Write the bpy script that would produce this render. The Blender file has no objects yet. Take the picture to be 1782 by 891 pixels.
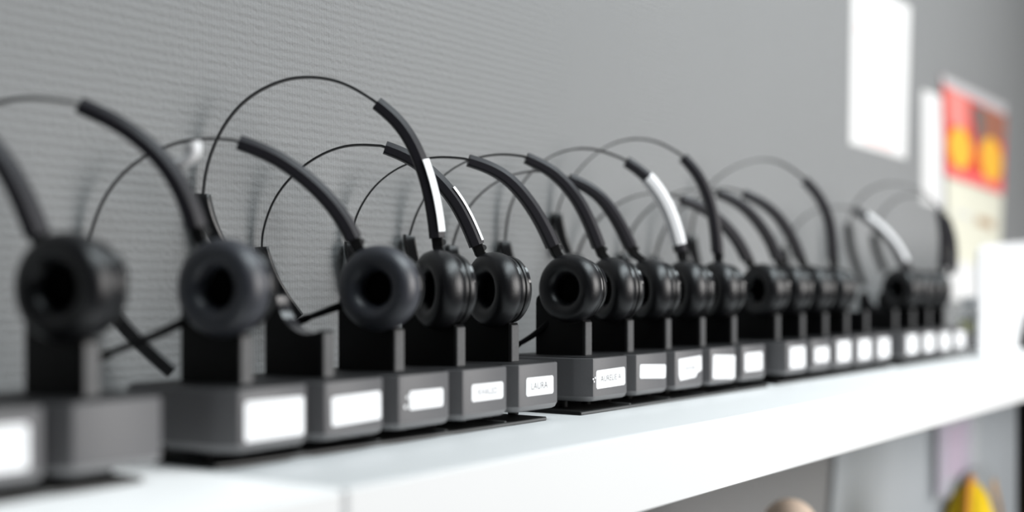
import bpy, bmesh, math, random
from mathutils import Vector, Matrix
random.seed(7)
scn = bpy.context.scene
COL = scn.collection
MM = 0.001
# ------------------------------------------------------------------ camera frame
W, H = 1782, 891
FPX = 2200.0
HY = 505.0                                   # horizon row of the photograph
TH = math.atan((2450.0 - W / 2) / FPX)       # angle between the view and the wall
FV = Vector((math.cos(TH), math.sin(TH), 0))
RV = Vector((math.sin(TH), -math.cos(TH), 0))
SHELF = 1200.0                               # shelf top, mm above the floor
CAMZ = SHELF + 83.6
WALL_Y = 600.0

def ray(x, y):
    return FV + RV * ((x - W / 2) / FPX) + Vector((0, 0, -(y - HY) / FPX))
def on_wall(x, y, Y=WALL_Y):
    d = ray(x, y); t = Y / d.y
    return Vector((d.x * t, Y, CAMZ + d.z * t))
def at_X(x, y, X):
    d = ray(x, y); t = X / d.x
    return Vector((X, d.y * t, CAMZ + d.z * t))

# ------------------------------------------------------------------ materials
def new_mat(name):
    m = bpy.data.materials.new(name); m.use_nodes = True
    nt = m.node_tree
    return m, nt, nt.nodes['Principled BSDF']
def plain(name, col, rough=0.5, spec=0.5, noise=0.0, nscale=300.0, bump=0.0, bscale=1500.0, metal=0.0, coat=0.0):
    m, nt, b = new_mat(name)
    b.inputs['Base Color'].default_value = (*col, 1)
    b.inputs['Roughness'].default_value = rough
    b.inputs['Specular IOR Level'].default_value = spec
    b.inputs['Metallic'].default_value = metal
    b.inputs['Coat Weight'].default_value = coat
    tc = nt.nodes.new('ShaderNodeTexCoord')
    if noise > 0:
        n = nt.nodes.new('ShaderNodeTexNoise'); n.inputs['Scale'].default_value = nscale
        n.inputs['Detail'].default_value = 4
        nt.links.new(tc.outputs['Object'], n.inputs['Vector'])
        mx = nt.nodes.new('ShaderNodeMix'); mx.data_type = 'RGBA'
        mx.inputs[6].default_value = (*[c * (1 - noise) for c in col], 1)
        mx.inputs[7].default_value = (*[min(1, c * (1 + noise)) for c in col], 1)
        nt.links.new(n.outputs['Fac'], mx.inputs[0])
        nt.links.new(mx.outputs[2], b.inputs['Base Color'])
    if bump > 0:
        n2 = nt.nodes.new('ShaderNodeTexNoise'); n2.inputs['Scale'].default_value = bscale
        n2.inputs['Detail'].default_value = 3
        nt.links.new(tc.outputs['Object'], n2.inputs['Vector'])
        bp = nt.nodes.new('ShaderNodeBump'); bp.inputs['Strength'].default_value = bump
        bp.inputs['Distance'].default_value = 0.0005
        nt.links.new(n2.outputs['Fac'], bp.inputs['Height'])
        nt.links.new(bp.outputs['Normal'], b.inputs['Normal'])
    return m

def wall_material():
    m, nt, b = new_mat('woven_grey_wall')
    N, L = nt.nodes, nt.links
    tc = N.new('ShaderNodeTexCoord')
    sep = N.new('ShaderNodeSeparateXYZ'); L.new(tc.outputs['Object'], sep.inputs[0])
    def wave(axis, period, dist, dscale):
        w = N.new('ShaderNodeTexWave'); w.wave_type = 'BANDS'; w.bands_direction = axis; w.wave_profile = 'SIN'
        w.inputs['Scale'].default_value = math.pi / 10 / period     # one band per period
        w.inputs['Distortion'].default_value = dist
        w.inputs['Detail'].default_value = 2
        w.inputs['Detail Scale'].default_value = dscale
        L.new(tc.outputs['Object'], w.inputs['Vector'])
        return w
    rib = wave('Z', 0.0056, 1.1, 50)
    thr = wave('X', 0.0023, 2.5, 40)
    n = N.new('ShaderNodeTexNoise'); n.inputs['Scale'].default_value = 1.0; n.inputs['Detail'].default_value = 4
    mp = N.new('ShaderNodeMapping'); mp.inputs['Scale'].default_value = (260, 260, 330)
    L.new(tc.outputs['Object'], mp.inputs['Vector']); L.new(mp.outputs['Vector'], n.inputs['Vector'])
    def math_(op, a, c):
        q = N.new('ShaderNodeMath'); q.operation = op
        for i, v in enumerate((a, c)):
            if isinstance(v, (int, float)): q.inputs[i].default_value = v
            else: L.new(v, q.inputs[i])
        return q.outputs[0]
    h = math_('ADD', math_('MULTIPLY', rib.outputs['Fac'], 0.5), math_('MULTIPLY', thr.outputs['Fac'], 0.35))
    h = math_('ADD', h, math_('MULTIPLY', n.outputs['Fac'], 1.7))
    bp = N.new('ShaderNodeBump'); bp.inputs['Strength'].default_value = 0.62; bp.inputs['Distance'].default_value = 0.0009
    L.new(h, bp.inputs['Height']); L.new(bp.outputs['Normal'], b.inputs['Normal'])
    n2 = N.new('ShaderNodeTexNoise'); n2.inputs['Scale'].default_value = 3.0
    L.new(tc.outputs['Object'], n2.inputs['Vector'])
    mx = N.new('ShaderNodeMix'); mx.data_type = 'RGBA'
    mx.inputs[6].default_value = (0.25, 0.254, 0.256, 1); mx.inputs[7].default_value = (0.276, 0.276, 0.278, 1)
    L.new(n2.outputs['Fac'], mx.inputs[0]); L.new(mx.outputs[2], b.inputs['Base Color'])
    b.inputs['Roughness'].default_value = 0.6
    b.inputs['Specular IOR Level'].default_value = 0.35
    return m

M = {}
M['wall'] = wall_material()
M['shelf'] = plain('white_laminate', (0.81, 0.813, 0.815), 0.45, 0.5, 0.02, 6)
M['base'] = plain('dark_grey_plastic', (0.092, 0.090, 0.094), 0.5, 0.55, 0.12, 900, 0.2, 3000)
M['lip'] = plain('lip_reflection_grey', (0.2, 0.2, 0.205), 0.45, 0.5, 0.1, 900)  # paler than the base: the white shelf's reflection put into the colour
M['top'] = plain('shaded_textured_top', (0.012, 0.012, 0.013), 0.5, 0.3, 0.3, 1500, 0.4, 3000)  # textured base top, its shade put into the near-black colour
M['black'] = plain('black_plastic', (0.004, 0.004, 0.0045), 0.5, 0.16, 0.15, 700, 0.12, 2500)
M['strip'] = plain('grey_satin_strip', (0.085, 0.085, 0.087), 0.45, 0.4, 0.3, 500)
M['gloss'] = plain('gloss_black_rim', (0.02, 0.02, 0.022), 0.15, 0.6)
M['leather'] = plain('black_leatherette', (0.0055, 0.0055, 0.007), 0.36, 0.5, 0.25, 500, 0.25, 1400)
M['worn_sheen'] = plain('worn_sheen_leatherette', (0.034, 0.036, 0.046), 0.42, 0.7, 0.35, 250, 0.35, 1000)  # worn cushions, with the bluish light sheen mixed into the base colour
M['shell'] = plain('black_satin_shell', (0.012, 0.012, 0.013), 0.33, 0.45, 0.15, 600, 0.08, 2000)
M['foam'] = plain('black_foam', (0.003, 0.003, 0.003), 0.95, 0.05, 0, 1, 0.5, 2500)
M['arm'] = plain('charcoal_arm_plastic', (0.014, 0.013, 0.017), 0.45, 0.28, 0.12, 500, 0.1, 2500)
M['band'] = plain('dark_metal_band', (0.015, 0.015, 0.016), 0.38, 0.5)
M['tray'] = plain('black_tray_plastic', (0.005, 0.005, 0.005), 0.6, 0.2, 0.2, 300)
M['ridge'] = plain('grey_tray_edge', (0.085, 0.085, 0.085), 0.45, 0.4)
M['label'] = plain('white_sticker_paper', (0.86, 0.86, 0.875), 0.55, 0.25)
M['ink'] = plain('grey_print_ink', (0.12, 0.12, 0.125), 0.7, 0.1)
M['lilac'] = plain('lilac_pen_ink', (0.45, 0.45, 0.78), 0.7, 0.1)
M['olive'] = plain('olive_pen_ink', (0.6, 0.55, 0.3), 0.7, 0.1)
M['paper'] = plain('white_paper', (0.76, 0.75, 0.745), 0.7, 0.2, 0.02, 20)
M['paperprint'] = plain('pale_grey_print', (0.66, 0.66, 0.66), 0.8, 0.1)
M['pinkprint'] = plain('pale_pink_print', (0.84, 0.62, 0.6), 0.8, 0.1)
M['red'] = plain('poster_red', (0.72, 0.07, 0.05), 0.6, 0.2, 0.15, 30)
M['brown'] = plain('poster_brown', (0.36, 0.15, 0.10), 0.6, 0.2, 0.15, 30)
M['salmon'] = plain('poster_salmon', (0.82, 0.28, 0.25), 0.6, 0.2)
M['yellow'] = plain('poster_yellow', (0.93, 0.50, 0.06), 0.6, 0.2, 0.12, 25)
M['pink'] = plain('poster_pink', (0.9, 0.16, 0.16), 0.6, 0.2)
M['posgrey'] = plain('poster_grey', (0.16, 0.16, 0.155), 0.6, 0.2)
M['paleband'] = plain('poster_pale_band', (0.55, 0.53, 0.54), 0.6, 0.2)
M['cream'] = plain('cream_paper', (0.74, 0.72, 0.60), 0.75, 0.2, 0.06, 15)
M['tan'] = plain('tan_print', (0.50, 0.36, 0.24), 0.75, 0.2)
M['whiteplastic'] = plain('white_plastic', (0.88, 0.885, 0.9), 0.4, 0.4)
M['board'] = plain('blue_grey_board', (0.46, 0.495, 0.525), 0.7, 0.2, 0.05, 8)
M['lightedge'] = plain('pale_board_edge', (0.6, 0.62, 0.64), 0.6, 0.2)
M['desk'] = plain('grey_desk', (0.4, 0.4, 0.4), 0.6, 0.3)
M['floor'] = plain('grey_carpet', (0.1, 0.1, 0.1), 0.9, 0.1, 0.2, 60)
M['ybag'] = plain('yellow_cloth', (0.85, 0.58, 0.01), 0.75, 0.2, 0.12, 40, 0.4, 300)
M['peach'] = plain('peach_paper', (0.86, 0.55, 0.28), 0.7, 0.2, 0.05, 40)
M['orange'] = plain('orange_piping', (0.85, 0.36, 0.06), 0.7, 0.2)
M['greyfelt'] = plain('grey_felt', (0.36, 0.385, 0.4), 0.9, 0.1, 0.15, 60)
M['skin'] = plain('peach_rubber', (0.92, 0.74, 0.60), 0.6, 0.3, 0.04, 30)
M['limelabel'] = plain('lime_label_patch', (0.75, 0.77, 0.4), 0.6, 0.2)
M['violet'] = plain('lilac_strip', (0.58, 0.48, 0.66), 0.6, 0.2)
M['rose'] = plain('rose_strip', (0.72, 0.5, 0.72), 0.6, 0.2)
M['mint'] = plain('mint_strip', (0.55, 0.68, 0.64), 0.6, 0.2)
M['limeclip'] = plain('lime_clip', (0.72, 0.78, 0.3), 0.5, 0.3)
def clear(name, col, rough=0.1):
    m, nt, b = new_mat(name)
    b.inputs['Base Color'].default_value = (*col, 1); b.inputs['Roughness'].default_value = rough
    b.inputs['Alpha'].default_value = 0.28
    return m
M['clear'] = clear('clear_plastic', (0.9, 0.93, 0.95), 0.12)

# ------------------------------------------------------------------ mesh helpers (all in mm, scaled on linking)
def link_mesh(name, verts, faces, mat, parent=None, smooth=None, loc=None):
    """verts in mm, world axes, relative to the parent thing's base (or to loc)."""
    me = bpy.data.meshes.new(name)
    me.from_pydata([tuple(c * MM for c in v) for v in verts], [], faces)
    bm = bmesh.new(); bm.from_mesh(me)
    bmesh.ops.recalc_face_normals(bm, faces=bm.faces[:])
    bm.to_mesh(me); bm.free()
    if smooth is not None:
        for p in me.polygons: p.use_smooth = True
        me.set_sharp_from_angle(angle=math.radians(smooth))
    me.materials.append(mat)
    o = bpy.data.objects.new(name, me); COL.objects.link(o)
    if parent is not None: o.parent = parent
    if loc is not None: o.location = Vector(loc) * MM
    return o
def empty(name, loc, rz=0.0):
    o = bpy.data.objects.new(name, None); COL.objects.link(o)
    o.empty_display_size = 0.02
    o.location = Vector(loc) * MM; o.rotation_euler = (0, 0, rz)
    return o
def tag(o, label, cat, group=None, kind=None):
    if label: o['label'] = label
    if cat: o['category'] = cat
    if group: o['group'] = group
    if kind: o['kind'] = kind
    return o
def struct(o):
    o['kind'] = 'structure'; return o

def rings(rs, cap0=True, cap1=True, closed=True):
    """list of rings with equal counts -> verts, faces"""
    v = []; f = []; n = len(rs[0])
    for r in rs: v += [tuple(p) for p in r]
    for i in range(len(rs) - 1):
        for j in range(n if closed else n - 1):
            k = (j + 1) % n
            f.append((i * n + j, i * n + k, (i + 1) * n + k, (i + 1) * n + j))
    if cap0: f.append(tuple(range(n))[::-1])
    if cap1: f.append(tuple((len(rs) - 1) * n + j for j in range(n)))
    return v, f
def join(*parts):
    V = []; F = []
    for v, f in parts:
        o = len(V); V += list(v); F += [tuple(i + o for i in q) for q in f]
    return V, F
def box(x0, y0, z0, x1, y1, z1, b=0.0):
    if b <= 0:
        r = [[(x0, y0, z), (x1, y0, z), (x1, y1, z), (x0, y1, z)] for z in (z0, z1)]
        return rings(r)
    def ring(z, i):
        a, c, d, e = x0 + i, y0 + i, x1 - i, y1 - i
        k = b
        return [(a + k, c, z), (d - k, c, z), (d, c + k, z), (d, e - k, z), (d - k, e, z), (a + k, e, z), (a, e - k, z), (a, c + k, z)]
    return rings([ring(z0, b * .6), ring(z0 + b * .6, 0), ring(z1 - b * .6, 0), ring(z1, b * .6)])
def lathe(profile, origin, axis, n=48, cap0=False, cap1=False):
    """profile [(r, t)] about axis through origin"""
    axis = Vector(axis).normalized()
    up = Vector((0, 0, 1)) if abs(axis.z) < .9 else Vector((1, 0, 0))
    e = axis.cross(up).normalized(); u = e.cross(axis).normalized()
    rs = []
    for r, t in profile:
        rs.append([Vector(origin) + axis * t + (e * math.cos(2 * math.pi * j / n) + u * math.sin(2 * math.pi * j / n)) * max(r, 0.01) for j in range(n)])
    return rings(rs, cap0, cap1)
def sweep(path, section, wn, scale=None, cap=True):
    """planar sweep: path points in a plane of normal wn; section points (r, w): r across the path, w along wn"""
    rs = []; n = len(path)
    for i, p in enumerate(path):
        t = (path[min(i + 1, n - 1)] - path[max(i - 1, 0)]).normalized()
        r = t.cross(wn).normalized()
        s = scale(i / (n - 1)) if scale else (1, 1)
        rs.append([p + r * (a * s[0]) + wn * (b * s[1]) for a, b in section])
    return rings(rs, cap, cap)
def tube(path, rad, n=10, scale=None):
    rs = []; m = len(path)
    prev = None
    for i, p in enumerate(path):
        t = (path[min(i + 1, m - 1)] - path[max(i - 1, 0)]).normalized()
        if prev is None:
            a = Vector((0, 0, 1)) if abs(t.z) < .8 else Vector((1, 0, 0))
            e = t.cross(a).normalized()
        else:
            e = (prev - t * prev.dot(t)).normalized()
        prev = e; u = t.cross(e)
        s = scale(i / (m - 1)) if scale else 1
        rs.append([p + (e * math.cos(2 * math.pi * j / n) + u * math.sin(2 * math.pi * j / n)) * rad * s for j in range(n)])
    return rings(rs)
def catmull(pts, n=10):
    out = []; ids = []
    P = [pts[0] * 2 - pts[1]] + list(pts) + [pts[-1] * 2 - pts[-2]]
    for i in range(1, len(P) - 2):
        for k in range(n):
            t = k / n
            p0, p1, p2, p3 = P[i - 1], P[i], P[i + 1], P[i + 2]
            out.append(0.5 * ((2 * p1) + (p2 - p0) * t + (2 * p0 - 5 * p1 + 4 * p2 - p3) * t * t + (3 * p1 - p0 - 3 * p2 + p3) * t ** 3))
            ids.append(i - 1 + t)
    out.append(pts[-1].copy()); ids.append(len(pts) - 1)
    return out, ids
def relax(path, it=30):
    p = [v.copy() for v in path]
    for _ in range(it):
        q = [p[0]] + [p[i] * .5 + (p[i - 1] + p[i + 1]) * .25 for i in range(1, len(p) - 1)] + [p[-1]]
        p = q
    return p

# ------------------------------------------------------------------ room shell
def slab(name, a, b, mat, bev=0):
    v, f = box(*a, *b, bev)
    return link_mesh(name, v, f, mat)
struct(slab('wall_back', (-1500, WALL_Y, 0), (4200, WALL_Y + 100, 2600), M['wall']))
struct(slab('floor', (-1500, -2500, -60), (4200, WALL_Y, 0), M['floor']))

# shelf: two white boards meeting at a seam, carried by black posts
EDGE = 364.0
def shelf_board(x0, x1, label, posts):
    e = empty('wall_shelf', (x0, WALL_Y, SHELF))
    tag(e, label, 'shelf', 'white wall shelf boards')
    v, f = box(0, EDGE - WALL_Y, -46, x1 - x0, 0, 0, 1.6)
    o = link_mesh('board', v, f, M['shelf'], e, 40)
    for px in posts:
        v, f = box(px - x0, EDGE - WALL_Y + 8, CAMZ - 480 - SHELF, px - x0 + 30, EDGE - WALL_Y + 40, -46, 2)
        o = link_mesh('post', v, f, M['black'], e, 40); o['label'] = 'black flat post under the board'
    return e
shelf_board(-800, 392.2, 'white laminate shelf board at the left, ending at the seam in the front edge', [])
shelf_board(393.2, 3300, 'long white laminate shelf board carrying most of the headset docks', [1672])

# ------------------------------------------------------------------ docks
PITCH = 58.5
FACE = 20.5                   # half width of the flat front
HALF = 29.0
ARC = (29.5, 82.6, 22.4)      # cradle circle: local y, height above the shelf, radius
PLATE_T = 2.6
def base_ring(z, ins):
    x = HALF - ins; f = FACE - ins * .35; y = ins
    B = 75 - ins
    left = [(-x, 14.0, z), (-x + .35, 11.4, z), (-f - 1.9, y + .9, z), (-f, y, z)]
    right = [(-a, b, c) for a, b, c in left[::-1]]
    back = [(x, B - 6, z), (x - 2, B - 2, z), (x - 6, B, z), (-x + 6, B, z), (-x + 2, B - 2, z), (-x, B - 6, z)]
    return left + right + back
def make_base(parent):
    v, f = rings([base_ring(11.6, 0.0), base_ring(36.6, 0.0), base_ring(37.2, .2), base_ring(37.5, 1.0)])
    o = link_mesh('base', v, f, M['base'], parent, 28)
    v, f = rings([base_ring(8.0, 3.4), base_ring(9.0, 1.4), base_ring(11.7, 0.05)])  # lower chamfer, coloured paler to paint the shelf's reflection
    l = link_mesh('lip_reflection', v, f, M['lip'], o, 40); l['label'] = 'lower lip of the base, shelf reflection painted in lighter grey'
    v, f = rings([base_ring(37.4, 1.3), base_ring(37.9, 1.3), base_ring(38.05, 1.8)])  # thin layer painting the shaded top of the base
    t = link_mesh('shaded_top', v, f, M['top'], o, 40); t['label'] = 'textured top of the base, shade painted in as black'
    return o
def cradle_profile():
    cy, cz, R = ARC
    y0, y1 = 19.0, 60.0
    pts = [(y0, 37.8)]
    a0 = math.asin((y0 + .8 - cy) / R)
    zf = cz - math.cos(a0) * R
    pts.append((y0, zf - .6))
    n = 22
    a1 = math.radians(84)
    for i in range(n + 1):
        a = a0 + (a1 - a0) * i / n
        pts.append((cy + math.sin(a) * R, cz - math.cos(a) * R))
    ze = pts[-1][1]
    pts += [(cy + R + 1.5, ze + 1.5), (y1 - 4, ze + .8), (y1 - 1, ze - 2), (y1, ze - 6), (y1, 37.8)]
    return pts
CP = cradle_profile()
def make_cradle(parent):
    hw = 5.0
    rs = []
    for x, ins in ((-hw, 1.0), (-hw + 1.0, 0), (hw - 1.0, 0), (hw, 1.0)):
        cy = 42; cz = 55
        r = []
        for y, z in CP:
            yy = min(max(y, 19 + ins), 60 - ins * .5)
            r.append((x, yy, z))
        rs.append(r)
    v, f = rings(rs, False, False)
    # caps: triangle-fan free n-gon
    n = len(CP)
    f.append(tuple(range(n))[::-1]); f.append(tuple(3 * n + j for j in range(n)))
    o = link_mesh('cradle', v, f, M['black'], parent, 30)
    # grey strip paints the cradle's lit front, beside the near-black unlit sides
    zt = CP[1][1] - .4
    v, f = box(-4.2, 18.1, 38.1, 4.2, 19.4, zt, .5)
    s = link_mesh('lit_front_strip', v, f, M['strip'], o, 30); s['label'] = 'grey strip painting the lit front of the cradle'
    # glossy rim lining the cradle seat
    rim = [Vector((0, y, z)) for y, z in CP[2:2 + 23]]
    sec = [(-.45, -4.6), (.25, -4.6), (.25, 4.6), (-.45, 4.6)]
    v, f = sweep(rim, sec, Vector((1, 0, 0)))
    g = link_mesh('seat_rim', v, f, M['gloss'], o, 30); g['label'] = 'glossy black lining of the seat'
    return o
def make_feet(parent):
    for sx in (-1, 1):
        for y in (30.0, 62.0):
            v, f = lathe([(3.4, PLATE_T), (3.6, PLATE_T + .8), (3.2, 8.3)], (sx * 15, y, 0), (0, 0, 1), 16, True, True)
            link_mesh('foot', v, f, M['black'], parent, 40)
PROTO = {}
def make_dock(loc, rz, label, group):
    e = empty('headset_dock', loc, rz)
    tag(e, label, 'charging dock', group)
    if not PROTO:
        make_base(e); make_cradle(e); make_feet(e)
        PROTO['src'] = e
    else:
        for ch in list(PROTO['src'].children):
            if ch.name.split('.')[0] not in ('base', 'cradle', 'foot'): continue
            c = ch.copy(); COL.objects.link(c); c.parent = e
            for g in ch.children:
                d = g.copy(); COL.objects.link(d); d.parent = c
    return e
def text_mesh(txt, size):
    cu = bpy.data.curves.new('lettering', 'FONT'); cu.body = txt; cu.size = size
    cu.align_x = 'CENTER'; cu.align_y = 'CENTER'; cu.extrude = 0; cu.resolution_u = 3
    o = bpy.data.objects.new('lettering_source', cu); COL.objects.link(o)
    dg = bpy.context.evaluated_depsgraph_get()
    me = bpy.data.meshes.new_from_object(o.evaluated_get(dg))
    vs = [tuple(v.co) for v in me.vertices]; fs = [tuple(p.vertices) for p in me.polygons]
    bpy.data.objects.remove(o); bpy.data.meshes.remove(me); bpy.data.curves.remove(cu)
    return vs, fs
def dock_label(e, x0, x1, zc, h, txt=None, ink='ink', size=5.0, tilt=0.0, cut=False, scrawl=False, lx=0.0):
    """paper sticker on the front: x right, z up, in front of y = 0"""
    w = (x1 - x0) / 2; xc = (x0 + x1) / 2; hh = h / 2; r = min(1.2, hh * .3)
    if cut:
        pts = [(-w, -hh + 4), (-w + 2.2, -hh), (w * .45, -hh + .5), (w * .6, -hh + 3.6), (w, -hh + 5.2), (w, hh), (-w, hh)]
    else:
        pts = [(-w, -hh + r), (-w + r, -hh), (w - r, -hh), (w, -hh + r), (w, hh - r), (w - r, hh), (-w + r, hh), (-w, hh - r)]
    c, s = math.cos(tilt), math.sin(tilt)
    P = [(xc + a * c - b * s, zc + a * s + b * c) for a, b in pts]
    r0 = [(a, -.04, b) for a, b in P]; r1 = [(a, -.26, b) for a, b in P]
    v, f = rings([r0, r1])
    lb = link_mesh('name_sticker', v, f, M['label'], e)
    lb['label'] = 'white paper name sticker'
    if txt:
        vs, fs = text_mesh(txt, size)
        vv = [(xc + lx + a * c - b * s, -.31, zc + a * s + b * c) for a, b, _ in vs]
        t = link_mesh('lettering', vv, fs, M[ink], lb)
    if scrawl:
        pth = []
        for i in range(60):
            t = i / 59
            a = (-.7 + 1.4 * t) * w; b = 1.1 * math.sin(t * 34) + .6 * math.sin(t * 13 + 1)
            pth.append(Vector((xc + a * c - b * s, -.34, zc + a * s + b * c)))
        v, f = tube(pth, .28, 5)
        link_mesh('lettering', v, f, M[ink], lb, 60)
    return lb
def dots(e, pos):
    parts = []
    for x, z, r in pos:
        parts.append(lathe([(r, 0), (r, .15)], (x, -.02, z), (0, -1, 0), 12, True, True))
    v, f = join(*parts)
    o = link_mesh('indicator_icon', v, f, M['label'], e); o['label'] = 'small white printed icon'

# groups: right end of the flat front of the first dock, front line, rotation, count
GR = {'A': (299.5, 441.0, 0.0, 2), 'B': (446.0, 440.5, 0.026, 5), 'C': (772.0, 448.6, -0.001, 5), 'D': (1101.0, 449.9, 0.0043, 5), 'E': (1428.7, 450.7, -0.0153, 4)}
TRAYNAME = {'A': 'nearest tray', 'B': 'second tray', 'C': 'middle tray', 'D': 'fourth tray', 'E': 'farthest tray'}
DL = {
 'A': ['foremost dock at the left edge, its wide white sticker cut by the frame',
       'dock with a bare grey front and no sticker, near end of the row'],
 'B': ['near dock with a tall lilac-written sticker, left end of the second tray',
       'empty dock with no headset in its cradle, lilac-written sticker, second tray',
       'dock under the blue-sheened round ear cushion, small blurred sticker beside a pale icon',
       'dock fourth on the second tray, crisp wide sticker with a short faint name',
       'dock at the right end of the second tray, sharp five-letter printed name sticker'],
 'C': ['dock at the left of the middle tray, sharp sticker next to three white dots',
       'dock second on the middle tray, low wide sticker with faint grey print',
       'dock third on the middle tray, sticker with a torn lower right corner',
       'dock fourth on the middle tray, large nearly square lilac-tinted sticker',
       'dock at the right end of the middle tray, square sticker with olive writing'],
 'D': ['dock at the left end of the fourth tray, square blank sticker',
       'dock second on the fourth tray, low oval-looking blurred sticker',
       'dock third on the fourth tray, tall blurred white sticker',
       'dock fourth on the fourth tray, tall blurred sticker with a warm left edge',
       'empty blurred dock at the right end of the fourth tray'],
 'E': ['empty blurred dock at the left end of the farthest tray',
       'dock on the farthest tray, under the headset with a pale strip on its arm',
       'dock third on the farthest tray, blurred white sticker',
       'last dock of the whole row, next to the small clear bottle'],
}
DOCK = {}
for g, (xr, yf, rot, n) in GR.items():
    for i in range(n):
        dx = PITCH * i - FACE
        X = xr + dx * math.cos(rot); Y = yf + dx * math.sin(rot)
        DOCK[g, i] = make_dock((X, Y, SHELF), rot, DL[g][i].replace('dock', 'charging dock', 1), 'headset docks on the ' + TRAYNAME[g])
        DOCK[g, i].name = 'headset_dock'
L = dock_label
L(DOCK['A', 0], -21, 15.5, 22.5, 18, scrawl=False)
L(DOCK['B', 0], -19.5, 20, 22.5, 19, scrawl=True, ink='lilac')
L(DOCK['B', 1], -18.5, 20, 22.8, 15, scrawl=True, ink='lilac', tilt=.02)
L(DOCK['B', 2], -14.5, 16, 23.5, 10.4, 'MALO J', size=5, ink='paperprint')
L(DOCK['B', 3], -15, 17.5, 23.6, 10.2, 'KHALED', size=5.4)
L(DOCK['B', 4], -15.5, 16.2, 23.4, 11.6, 'LAURA', size=6.2, lx=-1)
L(DOCK['C', 0], -20, 18.5, 23.2, 12.6, 'AURELIE A', size=5.8, tilt=.02)
L(DOCK['C', 1], -19, 19.5, 24.5, 10.2, 'MAGALIE', size=5.2, ink='paperprint', tilt=-.05)
L(DOCK['C', 2], -18.5, 19, 24.0, 16.5, 'NADINE', size=5, tilt=.03, cut=True)
L(DOCK['C', 3], -19.5, 20.3, 22.0, 19, scrawl=True, ink='lilac', tilt=-.05)
L(DOCK['C', 4], -19, 15.5, 23.6, 15.5, scrawl=True, ink='olive')
for i, (h, z) in enumerate(((19, 23), (14, 23), (19.5, 24), (19.5, 23.5), (19.5, 23))):
    L(DOCK['D', i], -17, 17.5, z, h)
for i in range(4):
    L(DOCK['E', i], -17, 17.5, 23.5, 20 - i * .3)
dots(DOCK['C', 0], [(-21.3, 24.3, .75), (-23.6, 23.6, .75), (-22.4, 21.8, .65)])
dots(DOCK['B', 2], [(-16.2, 25.5, .9), (-17.8, 20.4, 1.1)])

def tray(x0, x1, y0, depth, label, joints):
    e = empty('dock_tray', (x0, y0, SHELF))
    tag(e, label, 'tray', 'black trays under the docks')
    Lx = x1 - x0
    v, f = box(0, 0, 0, Lx, depth, PLATE_T - .1, .5)
    link_mesh('plate', v, f, M['tray'], e, 30)
    v, f = box(.6, -.35, .5, Lx - .6, .1, PLATE_T - .6, .15)
    o = link_mesh('front_edge', v, f, M['ridge'], e); o['label'] = 'lighter grey front edge of the tray'
    for j in joints:
        v, f = box(j - x0 - 1.0, .4, PLATE_T - .2, j - x0 + 1.0, depth - 6, PLATE_T + .6, .2)
        o = link_mesh('divider', v, f, M['ridge'], e); o['label'] = 'thin grey divider rib'
    return e
def joints(g):
    xr, yf, rot, n = GR[g]
    return [xr + 8.7 + PITCH * i for i in range(n - 1)]
tray(215, 356, 449, 66, 'black plastic tray under the two nearest docks at the left', joints('A'))
tray(398, 675, 451, 70, 'black plastic tray under five docks, left of the gap in the row', joints('B'))
tray(714, 1016, 450, 70, 'black plastic tray under five docks, right of the gap in the row', joints('C'))
tray(1047, 1342, 454, 66, 'black plastic tray under the fourth set of docks, out of focus', joints('D'))
tray(1376, 1606, 453, 66, 'black plastic tray under the farthest docks beside the clear bottle', joints('E'))

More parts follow.
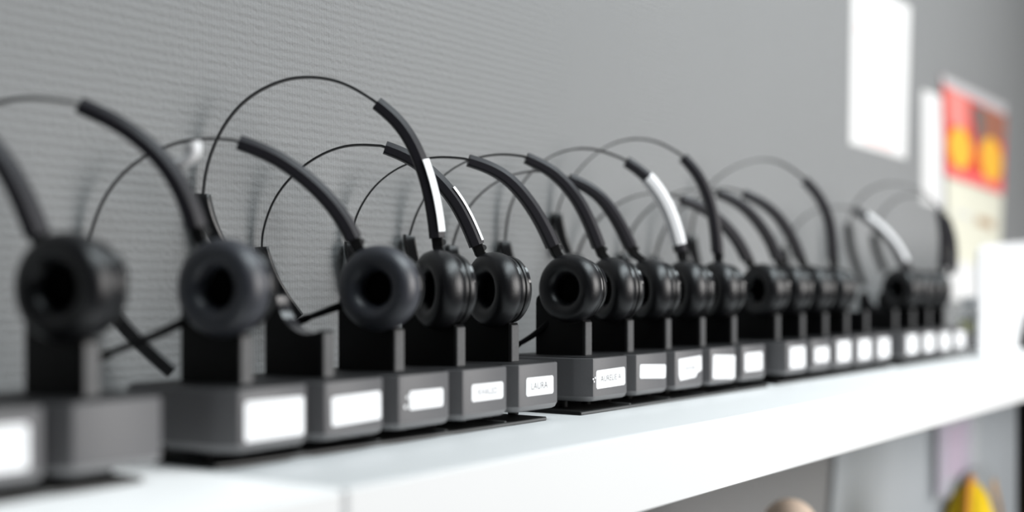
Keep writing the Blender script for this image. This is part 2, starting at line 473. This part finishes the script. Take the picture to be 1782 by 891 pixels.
# ------------------------------------------------------------------ headsets
ARM_SEC = [(-4.6, -5.0), (-4.6, 3.6), (-3.4, 5.0), (1.0, 5.0), (4.6, 1.6), (4.6, -5.0)]
BAND_SEC = [(-.6, -2.6), (.6, -2.6), (.6, 2.6), (-.6, 2.6)]
TEMP_SEC = [(-4.2, -6), (-4.2, 5), (-3, 6), (3, 6), (4.2, 5), (4.2, -6)]
def headset(dock, a_deg, label, arm, band, temple, group, sticker=None, boom=None, worn_sheen=False, yaw=0.0, depth=12.0, tiltz=0.0, down=0.0):
    de = DOCK[dock]
    c, s = math.cos(de.rotation_euler.z), math.sin(de.rotation_euler.z)
    loc = de.location / MM
    lp = (0, ARC[0], 83.6 + (0.9 if a_deg < 45 else 0))
    C = Vector((loc.x + lp[0] * c - lp[1] * s, loc.y + lp[0] * s + lp[1] * c, SHELF + lp[2] + .2))
    e = empty('headset', C)
    tag(e, label, 'headset', group)
    view = Vector((C.x, C.y, 0)).normalized()
    left = Vector((-view.y, view.x, 0))
    a = math.radians(a_deg)
    n = (-view * math.cos(a) + left * math.sin(a)); n.z = tiltz; n.normalize()
    O = Vector((0, 0, 0))
    # ear piece
    shell = [(0, -12.6), (9, -12.6), (15, -12), (19, -10.6), (21.2, -8.2), (21.9, -5.4), (21.7, -4.6), (20.9, -4.3), (20.9, -3.7), (21.6, -3.4), (21.9, -2.4), (21.5, -1.0), (20.6, -.6), (0, -.6)]
    v, f = lathe(shell, O, n, 56)
    sh = link_mesh('ear_shell', v, f, M['shell'], e, 50)
    cush = [(19, -1.0), (22.2, -.4), (23.6, 1.6), (24.2, 5), (24.0, 8.6), (22.8, 12), (20.4, 14.4), (17, 15.4), (13.8, 14.6), (11.2, 12.4), (9.9, 9.4), (9.6, 6), (9.8, 3)]
    v, f = lathe(cush, O, n, 64)
    cu = link_mesh('ear_cushion', v, f, M['worn_sheen' if worn_sheen else 'leather'], e, 80)
    v, f = lathe([(22.6, -.55), (23.1, -.1), (22.9, .5), (22.2, .2)], O, n, 56)
    link_mesh('seam', v, f, M['gloss'], cu, 40)
    v, f = lathe([(0, 5.4), (5, 5.2), (9.9, 4.2), (10.2, 2.6), (0, 2.6)], O, n, 32)
    link_mesh('speaker_foam', v, f, M['foam'], e, 60)
    # slot button on the shell rim, towards the room
    e1 = n.cross(Vector((0, 0, 1))).normalized()
    if e1.dot(RV) < 0: e1 = -e1
    u1 = n.cross(e1).normalized()
    if u1.z < 0: u1 = -u1
    sl = []
    for k in range(9):
        t = math.radians(12 + 28 * k / 8)
        sl.append(e1 * math.cos(t) * 21.35 + u1 * math.sin(t) * 21.35 - n * 7.2)
    v, f = sweep(sl, [(-.7, -.9), (.7, -.9), (.7, .9), (-.7, .9)], n)
    link_mesh('button', v, f, M['gloss'], sh, 40)
    # plane of the band: through a point just behind the ear piece, across the view
    O2 = C + view * depth
    d0 = left
    rot = yaw
    def plane(rot):
        d = left * math.cos(rot) - view * math.sin(rot)
        nn = Vector((d.y, -d.x, 0))        # towards the camera side
        if nn.dot(view) > 0: nn = -nn
        return d, nn
    def unproj(pts, nn):
        out = []
        for x, y in pts:
            r = ray(x, y)
            t = (O2 - Vector((0, 0, CAMZ))).dot(nn) / r.dot(nn)
            out.append(Vector((0, 0, CAMZ)) + r * t - C)
        return out
    allp = arm + band + temple
    best = None
    for k in range(-14, 40):
        r_ = yaw + math.radians(k)
        d, nn = plane(r_); P = unproj(allp, nn)
        my = max(p.y for p in P) + C.y
        cost = abs(my - (WALL_Y - 7)) + (1000 if my > WALL_Y - 5.5 else 0)
        if best is None or cost < best[0]: best = (cost, r_)
    d, nn = plane(best[1]); P = unproj(allp, nn)
    path, ids = catmull(P, 10)
    path = relax(path, 24)
    na, nb = len(arm), len(band)
    ia = max(i for i, q in enumerate(ids) if q <= na - 1 + .001)
    ib = max(i for i, q in enumerate(ids) if q <= na + nb - 1 + .3)
    pa = path[:ia + 1]; pb = path[ia - 4:ib + 1 + (6 if temple else 0)]; pt = path[ib:]
    cut = 0; acc = 0.0
    while acc < 3.6 and cut < 12:
        acc += (pa[cut + 1] - pa[cut]).length; cut += 1
    pa = pa[cut:]
    # outward must be away from the arch centre: flip section if needed
    mid = sum(path, Vector()) / len(path)
    t0 = (pa[1] - pa[0]).normalized(); r0 = t0.cross(nn)
    sg = 1 if r0.dot(pa[0] - mid) > 0 else -1
    def sec(s0): return [(x * sg, w) for x, w in s0]
    v, f = sweep(pa, sec(ARM_SEC), nn, lambda t: (1.05 - .16 * t, 1.0 - .2 * t))
    am = link_mesh('headband_arm', v, f, M['arm'], e, 25)
    v, f = sweep(pb, sec(BAND_SEC), nn)
    link_mesh('headband', v, f, M['band'], e, 30)
    if temple and len(pt) > 4:
        v, f = sweep(pt, sec(TEMP_SEC), nn, lambda t: (1.0 - .15 * t, .75 + .35 * math.sin(math.pi * min(1, t * 1.2))))
        link_mesh('temple_pad', v, f, M['shell'], e, 25)
    # yoke from the arm into the top of the shell
    p0 = pa[0]; dirn = (pa[0] - pa[3]).normalized()
    ed = p0 - n * p0.dot(n); ed.normalize()
    tgt = ed * 19.5 - n * 5.5
    yk, _ = catmull([p0 - dirn * 3, p0 + dirn * 3.5, p0 + dirn * 6.5, (p0 + dirn * 9) * .6 + tgt * .4, tgt], 6)
    rr0 = (t0.cross(nn)).normalized()
    rs = []
    for k, q in enumerate(yk):
        u_ = k / (len(yk) - 1); g_ = 1.0 - .2 * u_
        rs.append([q + rr0 * (a * g_) + nn * (b_ * g_) for a, b_ in ((-3.6, -3.4), (-3.6, 2.6), (-2.8, 3.4), (2.8, 3.4), (3.6, 2.6), (3.6, -3.4))])
    v, f = rings(rs)
    link_mesh('yoke', v, f, M['black'], e, 40)
    # small light cap on the outer side of the yoke
    rr = (t0.cross(nn)).normalized() * sg
    v, f = lathe([(0, -2.2), (1.9, -2.2), (2.1, 0), (1.9, 2.2), (0, 2.2)], p0 + dirn * 3.0 + rr * 3.2, nn, 14)
    o = link_mesh('hinge_pin', v, f, M['strip'], e, 40); o['label'] = 'satin grey hinge pin'
    if sticker:
        t0_, t1_, kind = sticker
        i0 = int(t0_ * (len(pa) - 1)); i1 = int(t1_ * (len(pa) - 1))
        ps = pa[i0:i1 + 1]
        g = 1.06
        if kind == 'edge': s2 = [(1.2, 5.35), (4.95, 1.85), (5.3, -1.0), (5.05, -1.0), (4.7, 1.6), (1.0, 5.05)]
        elif kind == 'thin': s2 = [(3.4, 3.2), (5.0, 1.75), (5.3, -2.5), (5.05, -2.5), (4.7, 1.6), (3.2, 3.0)]
        elif kind == 'half': s2 = [(-1.0, 5.4), (1.2, 5.4), (5.0, 1.85), (5.3, -4), (5.05, -4), (4.7, 1.6), (1.0, 5.05), (-1.0, 5.05)]
        else: s2 = [(x * 1.1, w * 1.12) for x, w in ARM_SEC]
        v, f = sweep(ps, sec(s2), nn, (lambda t: (1.06, 1.06)) if kind != 'wrap' else (lambda t: (1.02, 1.02)))
        o = link_mesh('arm_sticker', v, f, M['label'], am, 30); o['label'] = 'white paper sticker on the arm'
    if boom:
        bp = []
        for (x, y) in boom:
            r = ray(x, y); nnv = view
            t = (C + view * (depth - 4) - Vector((0, 0, CAMZ))).dot(nnv) / r.dot(nnv)
            bp.append(Vector((0, 0, CAMZ)) + r * t - C)
        bp = [-n * 8.5 + (bp[0] * .3)] + bp
        pth, _ = catmull(bp, 8)
        v, f = tube(relax(pth, 6), 2.1, 10, lambda t: 1.25 - .45 * t)
        bo = link_mesh('microphone_boom', v, f, M['black'], e, 40)
        v, f = lathe([(0, -4.5), (1.9, -4), (2.4, -1), (2.4, 3), (1.6, 5), (0, 5.4)], pth[-1], (pth[-1] - pth[-4]).normalized(), 14)
        link_mesh('microphone_tip', v, f, M['foam'], bo, 40)
    return e, nn, pa, C

HS = 'headsets standing in the dock row'
headset(('A', 1), 40, 'blurred black headset nearest the camera, dark cushion at the left edge, arm leaving the frame', [(72, 425), (42, 350), (8, 285), (-40, 225), (-105, 175)], [(-110, 172), (-190, 145), (-280, 150), (-360, 200), (-410, 280), (-420, 370)], [(-421, 385), (-410, 440), (-385, 490)], HS)
h11 = headset(('B', 0), 36, 'blurred black headset whose arm carries a curling white sticker end', [(347, 412), (331, 360), (300, 300), (257, 252), (200, 211), (133, 181)], [(128, 179), (60, 170), (0, 178), (-60, 205), (-110, 255), (-140, 320), (-150, 385)], [(-150, 400), (-140, 450), (-115, 500)], HS, boom=[(296, 572), (235, 597), (178, 620)], worn_sheen=True)
headset(('B', 2), 28, 'grey-sheened ear cushion headset facing the camera, mid row, plain unmarked arm', [(622, 430), (600, 385), (565, 340), (520, 300), (468, 267), (410, 246)], [(404, 244), (340, 241), (270, 262), (215, 300), (177, 352), (158, 408), (153, 428)], [(153, 440), (167, 490), (203, 552), (250, 603), (300, 648)], HS, boom=[(590, 533), (560, 544), (528, 556)], worn_sheen=True)
headset(('B', 3), 62, 'tallest black headset, high thin arch and white sticker down its arm edge', [(762, 428), (757, 380), (745, 320), (722, 255), (690, 208), (652, 177)], [(648, 174), (600, 145), (545, 134), (490, 140), (430, 171), (387, 222), (361, 285), (354, 335)], [(354, 345), (362, 378), (377, 414), (398, 448)], HS, sticker=(.06, .5, 'edge'))
headset(('B', 4), 54, 'sharp black headset at the end of the second tray, narrow speckled sticker on its arm', [(834, 436), (815, 390), (790, 345), (755, 305), (712, 273), (666, 255)], [(660, 254), (610, 252), (560, 268), (512, 302), (476, 348), (458, 400), (456, 428)], [(457, 436), (470, 475), (492, 515), (520, 552)], HS, sticker=(.04, .45, 'thin'))
headset(('C', 0), 34, 'sharp black headset with a creased cushion facing the camera, right of the gap', [(968, 440), (950, 400), (925, 357), (890, 315), (852, 291), (812, 278)], [(806, 276), (755, 273), (700, 288), (655, 320), (627, 360), (614, 395), (611, 420)], [(610, 428), (616, 462), (632, 498)], HS, boom=[(945, 570), (921, 588), (897, 602)])
headset(('C', 1), 56, 'black headset with a plain arm, second from the gap on the middle tray', [(1046, 438), (1030, 395), (1005, 345), (970, 305), (940, 286), (914, 274)], [(908, 272), (860, 268), (800, 285), (757, 320), (727, 365), (713, 408)], [(712, 416), (717, 443), (728, 472)], HS)
headset(('C', 2), 57, 'black headset third on the middle tray, low arch behind its neighbour', [(1102, 438), (1082, 395), (1053, 350), (1022, 325), (988, 310)], [(980, 306), (935, 297), (880, 307), (832, 340), (802, 383), (788, 425)], [(787, 435), (792, 460), (803, 490)], HS)
headset(('C', 3), 57, 'black headset with a broad white paper wrap around its arm', [(1187, 445), (1178, 405), (1160, 355), (1127, 307), (1087, 279)], [(1082, 276), (1045, 262), (1003, 258), (950, 275), (907, 320), (885, 367), (879, 418)], [(879, 426), (885, 450), (897, 482)], HS, sticker=(.09, .76, 'wrap'))
headset(('C', 4), 54, 'black headset with a tall grey arch at the right end of the middle tray', [(1250, 450), (1246, 400), (1236, 350), (1215, 303), (1186, 271)], [(1181, 267), (1145, 247), (1100, 241), (1050, 257), (1007, 295), (979, 340), (970, 370)], [(970, 378), (976, 408), (990, 442)], HS)
headset(('D', 0), 46, 'blurred black headset at the left end of the fourth tray, dark round cushion in view', [(1305, 458), (1286, 420), (1256, 385), (1220, 360), (1183, 346)], [(1177, 342), (1140, 335), (1095, 344), (1050, 372), (1020, 407), (1006, 440)], [(1005, 450), (1010, 472), (1022, 498)], HS)
headset(('D', 1), 52, 'blurred black headset second on the fourth tray, low arch', [(1357, 458), (1340, 415), (1311, 375), (1281, 350), (1247, 335)], [(1240, 332), (1208, 329), (1165, 339), (1127, 365), (1099, 400), (1087, 440)], [(1086, 448), (1091, 470), (1102, 496)], HS)
headset(('D', 2), 53, 'blurred black headset third on the fourth tray, low arch', [(1397, 458), (1379, 412), (1352, 373), (1321, 349), (1293, 337)], [(1286, 333), (1253, 327), (1212, 340), (1177, 370), (1152, 407), (1141, 445)], [(1140, 453), (1145, 474), (1156, 498)], HS)
headset(('D', 3), 54, 'blurred black headset with the tallest arch on the fourth tray', [(1451, 460), (1449, 412), (1441, 372), (1423, 337), (1399, 312)], [(1393, 306), (1360, 283), (1320, 277), (1270, 294), (1230, 328), (1208, 372), (1203, 408)], [(1203, 416), (1207, 437), (1214, 462)], HS)
headset(('E', 1), 40, 'far blurred headset with a pale strip along its arm', [(1581, 472), (1562, 432), (1537, 402), (1511, 380), (1487, 366)], [(1480, 363), (1448, 360), (1410, 370), (1382, 396), (1366, 430)], [(1364, 440), (1368, 462), (1378, 486)], HS, sticker=(.06, .8, 'half'))
headset(('E', 2), 58, 'far blurred headset with a nearly upright dark arm in front of the notices', [(1640, 472), (1642, 435), (1641, 398), (1634, 366)], [(1630, 358), (1605, 331), (1560, 319), (1520, 326), (1490, 352), (1478, 388)], [(1476, 396), (1482, 440), (1503, 498)], HS)
headset(('E', 3), 62, 'last headset of the row, dark cushion beside the small clear bottle', [(1657, 472), (1659, 440), (1656, 408), (1645, 376)], [(1640, 368), (1618, 346), (1588, 338), (1556, 348), (1532, 374), (1522, 405)], [(1521, 413), (1526, 440), (1540, 474)], HS)
# the loose curling end of a sticker on the second headset's arm
e, nn, pa, C = h11
cl = []
for (x, y) in [(270, 272), (290, 282), (312, 284), (329, 276), (337, 263), (334, 250)]:
    r = ray(x, y); o2 = C + Vector((C.x, C.y, 0)).normalized() * 18
    t = (o2 - Vector((0, 0, CAMZ))).dot(nn) / r.dot(nn)
    cl.append(Vector((0, 0, CAMZ)) + r * t - C)
pth, _ = catmull(cl, 8)
v, f = tube(relax(pth, 4), 4.2, 12, lambda t: .3 + .75 * t)
am = [c_ for c_ in e.children if c_.name.startswith('headband_arm')][0]
o = link_mesh('arm_sticker', v, f, M['label'], am, 40); o['label'] = 'white sticker end curling off the arm'

# ------------------------------------------------------------------ papers on the wall
def sheet(name, quad, mat, parent=None, off=1.0, thick=.4, base=None):
    """quad of photo corners on the wall plane, pushed out by off mm"""
    P = [on_wall(x, y) for x, y in quad]
    b = base if base is not None else Vector((0, 0, 0))
    fr = [(p.x - b.x, p.y - off - b.y, p.z - b.z) for p in P]
    bk = [(p.x - b.x, p.y - off + thick - b.y, p.z - b.z) for p in P]
    v, f = rings([bk, fr])
    return link_mesh(name, v, f, mat, parent)
def base_of(x, y): return on_wall(x, y)
b = base_of(1530, 264)
e = empty('paper_notice', b); tag(e, 'tall white printed sheet pinned alone high on the grey wall', 'notice')
sheet('page', [(1478, 250), (1576, 277), (1584, 12), (1482, -40)], M['paper'], e, .6, .6, b)
for q, m in (([(1490, 42), (1545, 62), (1545, 74), (1490, 54)], 'pinkprint'), ([(1505, 100), (1560, 116), (1560, 121), (1505, 105)], 'paperprint'), ([(1512, 118), (1552, 129), (1552, 134), (1512, 123)], 'paperprint'), ([(1516, 146), (1545, 153), (1545, 158), (1516, 151)], 'paperprint'), ([(1505, 236), (1552, 250), (1552, 262), (1505, 248)], 'pinkprint')):
    sheet('print', q, M[m], e, 1.3, .2, b)
b = base_of(1622, 355)
e = empty('paper_notice', b); tag(e, 'narrow white sheet on the wall, left of the red and yellow poster', 'notice')
sheet('page', [(1604, 352), (1640, 362), (1640, 168), (1604, 156)], M['paper'], e, .6, .6, b)
b = base_of(1693, 330)
e = empty('picture_poster', b); tag(e, 'red wall poster with two yellow ovals and a pale top band', 'poster')
sheet('poster_sheet', [(1642, 302), (1742, 336), (1748, 184), (1636, 130)], M['red'], e, 3.0, .6, b)
sheet('print', [(1637, 147), (1747, 202), (1748, 184), (1636, 130)], M['paleband'], e, 3.3, .2, b)
sheet('print', [(1647, 215), (1680, 228), (1680, 172), (1644, 152)], M['salmon'], e, 3.3, .2, b)
sheet('print', [(1706, 238), (1744, 250), (1746, 203), (1706, 184)], M['brown'], e, 3.3, .2, b)
sheet('print', [(1697, 262), (1708, 232), (1708, 190), (1686, 178)], M['posgrey'], e, 3.4, .2, b)
sheet('print', [(1642, 304), (1742, 338), (1742, 318), (1642, 286)], M['pink'], e, 3.3, .2, b)
def oval(cx, cy, rx, ry, sk):
    P = []
    for k in range(24):
        a = 2 * math.pi * k / 24
        P.append((cx + rx * math.cos(a), cy + ry * math.sin(a) + sk * rx * math.cos(a)))
    return P
sheet('print', oval(1667, 258, 20, 36, .3)[::-1], M['yellow'], e, 3.5, .2, b)
sheet('print', oval(1721, 278, 19, 38, .35)[::-1], M['yellow'], e, 3.5, .2, b)
b = base_of(1695, 445)
e = empty('paper_notice', b); tag(e, 'cream sheet hanging below the red and yellow poster', 'notice')
sheet('page', [(1650, 452), (1738, 470), (1744, 338), (1646, 306)], M['cream'], e, .7, .6, b)
for q, m in (([(1698, 390), (1728, 400), (1728, 384), (1698, 376)], 'tan'), ([(1660, 372), (1690, 380), (1690, 374), (1660, 366)], 'paperprint')):
    sheet('print', q, M[m], e, 1.7, .2, b)
b = base_of(1700, 527)
e = empty('paper_notice', b); tag(e, 'plain white sheet low on the wall, under the cream sheet', 'notice')
sheet('page', [(1648, 520), (1760, 534), (1760, 452), (1648, 440)], M['paper'], e, .6, .6, b)

# ------------------------------------------------------------------ things at the far end of the shelf
# white card display, broad above a narrow foot
YD = 432.0
def onY(x, y, Y):
    d = ray(x, y); t = Y / d.y
    return d.x * t, CAMZ + d.z * t
e = empty('card_display', (onY(1737, 600, YD)[0], YD, SHELF)); tag(e, 'white upright card display on a narrow foot, right end of the shelf', 'display')
pts = [(1708, None), (1706, 560), (1704, 470), (1706, 436), (1716, 426), (1800, 420), (1850, 424), (1846, 520), (1800, 532), (1784, 548), (1774, 580), (1768, None)]
pp = []
for x, y in pts:
    X, z = onY(x, y if y else 600, YD)
    pp.append((X - e.location.x / MM, (z - SHELF) if y else 0))
v, f = rings([[(a, 0, b) for a, b in pp], [(a, 4, b) for a, b in pp]])
link_mesh('panel', v, f, M['whiteplastic'], e, 30)
v, f = box(pp[0][0], -6, 0, pp[-1][0], 22, 4, 1)
link_mesh('foot', v, f, M['whiteplastic'], e, 30)
# black box at the right edge
v, f = box(0, 0, 0, 140, 80, 52, 5)
o = link_mesh('storage_box', v, f, M['black'], None, 40, (1870, 440, SHELF))
tag(o, 'low black box at the right edge of the photo, behind the white display', 'box')
# clear bottle with a pale label
e = empty('plastic_bottle', (1716, 474, SHELF)); tag(e, 'small clear bottle with a pale label at the end of the dock row', 'bottle')
v, f = lathe([(0, 0), (15, 0), (17, 2), (17, 48), (15.5, 54), (9, 60), (8, 63), (0, 63)], (0, 0, 0), (0, 0, 1), 32)
link_mesh('body', v, f, M['clear'], e, 50)
v, f = lathe([(8.6, 62.5), (9.6, 63), (9.6, 73), (8.6, 74.5), (0, 74.5)], (0, 0, 0), (0, 0, 1), 28, True)
o = link_mesh('cap', v, f, M['lightedge'], e, 40); o['label'] = 'pale grey cap'
v, f = lathe([(17.25, 8), (17.25, 44)], (0, 0, 0), (0, 0, 1), 40)
lb = link_mesh('label', v, f, M['paper'], e, 60); lb['label'] = 'pale paper label'
v, f = rings([[(17.5 * math.cos(math.radians(t)), 17.5 * math.sin(math.radians(t)), z) for t in range(150, 215, 6)] for z in (28, 43)], False, False, False)
link_mesh('patch', v, f, M['limelabel'], lb, 60)

# ------------------------------------------------------------------ below the shelf
DESK = CAMZ - 480
e = empty('desk', (1000, WALL_Y, 0)); tag(e, 'grey desk standing under the white shelf', 'desk')
v, f = box(-300, -330, DESK - 28, 1900, -3, DESK, 2)
link_mesh('desktop', v, f, M['desk'], e, 40)
for lx in (-240, 1790):
    for ly in (-300, -60):
        v, f = box(lx, ly, 0, lx + 45, ly + 45, DESK - 28, 1.5)
        link_mesh('leg', v, f, M['desk'], e, 40)
# blue-grey board leaning on the wall
v, f = [], []
x0t = on_wall(1446, 790).x
r0 = [(x0t - 55, WALL_Y - 7, DESK), (2480, WALL_Y - 7, DESK), (2480, WALL_Y - 5.5, 1145), (x0t + 20, WALL_Y - 5.5, 1145)]
r1 = [(a, b_ + 4.5, c) for a, b_, c in r0]
v, f = rings([r0, r1])
o = link_mesh('pin_board', v, f, M['board']); tag(o, 'large blue-grey board standing against the wall under the shelf', 'board')
# clear sleeve with lilac strips, hung from a lime clip
b = Vector((1520, 470, 1154))
def under(x, y, Y): return on_wall(x, y, Y)
YS = 582.0
t = under(1668, 752, YS)
e = empty('plastic_sleeve', (t.x, YS, 1153)); tag(e, 'clear sleeve of lilac and mint strips hanging under the shelf', 'sleeve')
def strip(name, xa, xb, za, zb, y, m, parent):
    v, f = box(xa, y, za, xb, y + .8, zb); return link_mesh(name, v, f, M[m], parent)
strip('sleeve', -118, 108, -190, -2, -1.5, 'clear', e)
strip('strip', -96, -48, -185, -6, 2, 'violet', e)
strip('strip', -46, 6, -185, -6, 2, 'mint', e)
strip('strip', 8, 78, -185, -6, 2, 'violet', e)
strip('strip', -58, 40, -165, -80, .8, 'rose', e)
v, f = box(-45, -6, -12, 45, 7, 1, 2); link_mesh('clip', v, f, M['limeclip'], e, 40)
# yellow pouch with orange piping and a peach flap
YP = 450.0
t = under(1690, 838, YP); s = 1600 / 2200
e = empty('cloth_pouch', (t.x, YP, DESK)); tag(e, 'bright yellow cloth pouch with a peach flap, low at the right', 'pouch')
hp = t.z - DESK
def pr(z, k): 
    return z
rs = []
for q, wx, wy, cx in ((0, 46, 28, 0), (.3, 52, 36, 0), (.6, 50, 35, 0), (.8, 44, 29, 0), (.92, 34, 20, -2), (.985, 20, 10, -4), (1.0, 8, 4, -5)):
    rs.append([(cx + wx * math.cos(2 * math.pi * j / 28) * (1 + .04 * math.sin(5 * j)), wy * math.sin(2 * math.pi * j / 28) * (1 + .08 * math.sin(7 * j + q * 9)), hp * q) for j in range(28)])
v, f = rings(rs); link_mesh('body', v, f, M['ybag'], e, 60)
pth, _ = catmull([Vector(p_) for p_ in ((-48, -4, 4), (-51, -8, hp * .5), (-45, -6, hp * .78), (-34, -4, hp * .93), (-14, -2, hp + 2), (4, 0, hp + 4))], 8)
v, f = tube(pth, 4.5, 8); link_mesh('piping', v, f, M['orange'], e, 60)
r0 = [(8, -22, hp * .99), (26, -20, hp * 1.01), (50, -22, hp * .84), (60, -24, hp * .6), (50, -29, hp * .62), (34, -26, hp * .84)]
r1 = [(a, b_ - 3, c) for a, b_, c in r0]
v, f = rings([r0, r1]); link_mesh('flap', v, f, M['peach'], e, 30)
# grey felt hood behind the pouch
t = under(1700, 812, 568.0)
e_h = t.z - DESK
rs = []
for q in range(9):
    a = q / 8 * math.pi / 2
    z = e_h * math.sin(a); k = math.cos(a) ** .7 if q < 8 else .02
    rs.append([(150 * k * math.cos(2 * math.pi * j / 32), 16 * k * math.sin(2 * math.pi * j / 32), z) for j in range(32)])
v, f = rings(rs)
o = link_mesh('felt_bag', v, f, M['greyfelt'], None, 60, (t.x, 568, DESK)); tag(o, 'grey rounded felt bag behind the yellow pouch', 'bag')
# peach ball, mostly below the frame
t = under(1374, 868, 470.0)
rb = 26.0
v, f = lathe([(rb * math.sin(math.pi * i / 20), -rb * math.cos(math.pi * i / 20)) for i in range(21)], (0, 0, 0), (0, 0, 1), 36)
hz = t.z - DESK
v2, f2 = lathe([(0, -hz + rb), (34, -hz + rb), (36, -hz + rb + 3), (30, -hz + rb + 10), (12, -rb - 20), (9, -rb + 2), (9, -rb + 6)], (0, 0, 0), (0, 0, 1), 28)
e = empty('ornament', (t.x, 470, DESK)); tag(e, 'rounded peach-coloured knob showing at the bottom edge, below the white shelf', 'ornament')
link_mesh('knob', [(a, b_, c + hz - rb) for a, b_, c in v], f, M['skin'], e, 60)
link_mesh('stand', [(a, b_, c + hz - rb) for a, b_, c in v2], f2, M['skin'], e, 40)

# ------------------------------------------------------------------ light
def area(name, loc, target, sx, sy, power, col=(1, 1, 1), spread=180):
    l = bpy.data.lights.new(name, 'AREA'); l.shape = 'RECTANGLE'; l.size = sx; l.size_y = sy
    l.energy = power; l.color = col; l.spread = math.radians(spread)
    o = bpy.data.objects.new(name, l); COL.objects.link(o)
    o.location = loc
    o.rotation_euler = (Vector(target) - Vector(loc)).to_track_quat('-Z', 'Y').to_euler()
    return o
area('window_light', (2.0, -2.0, 1.85), (1.0, 0.6, 1.2), 2.2, 1.5, 29, (1.0, 0.975, 0.955), 95)
area('ceiling_light', (1.2, -0.35, 2.8), (1.05, 0.38, 1.2), 2.4, 0.6, 21, (0.87, 0.965, 1.0), 120)
w = bpy.data.worlds.new('room_world'); scn.world = w; w.use_nodes = True
bg = w.node_tree.nodes['Background']; bg.inputs[0].default_value = (0.88, 0.95, 1.0, 1); bg.inputs[1].default_value = 0.012

# ------------------------------------------------------------------ camera
cam = bpy.data.cameras.new('camera'); co = bpy.data.objects.new('camera', cam); COL.objects.link(co)
co.location = (0, 0, CAMZ * MM); co.rotation_euler = (math.pi / 2, 0, TH - math.pi / 2)
cam.sensor_width = 36; cam.lens = FPX / W * 36
cam.shift_y = (HY - H / 2) / W
cam.clip_start = 0.02
cam.dof.use_dof = True; cam.dof.focus_distance = 0.835; cam.dof.aperture_fstop = 2.4
scn.camera = co
vs = scn.view_settings
vs.view_transform = 'Standard'; vs.look = 'None'; vs.gamma = 1.0; vs.exposure = 0.0; vs.use_curve_mapping = False
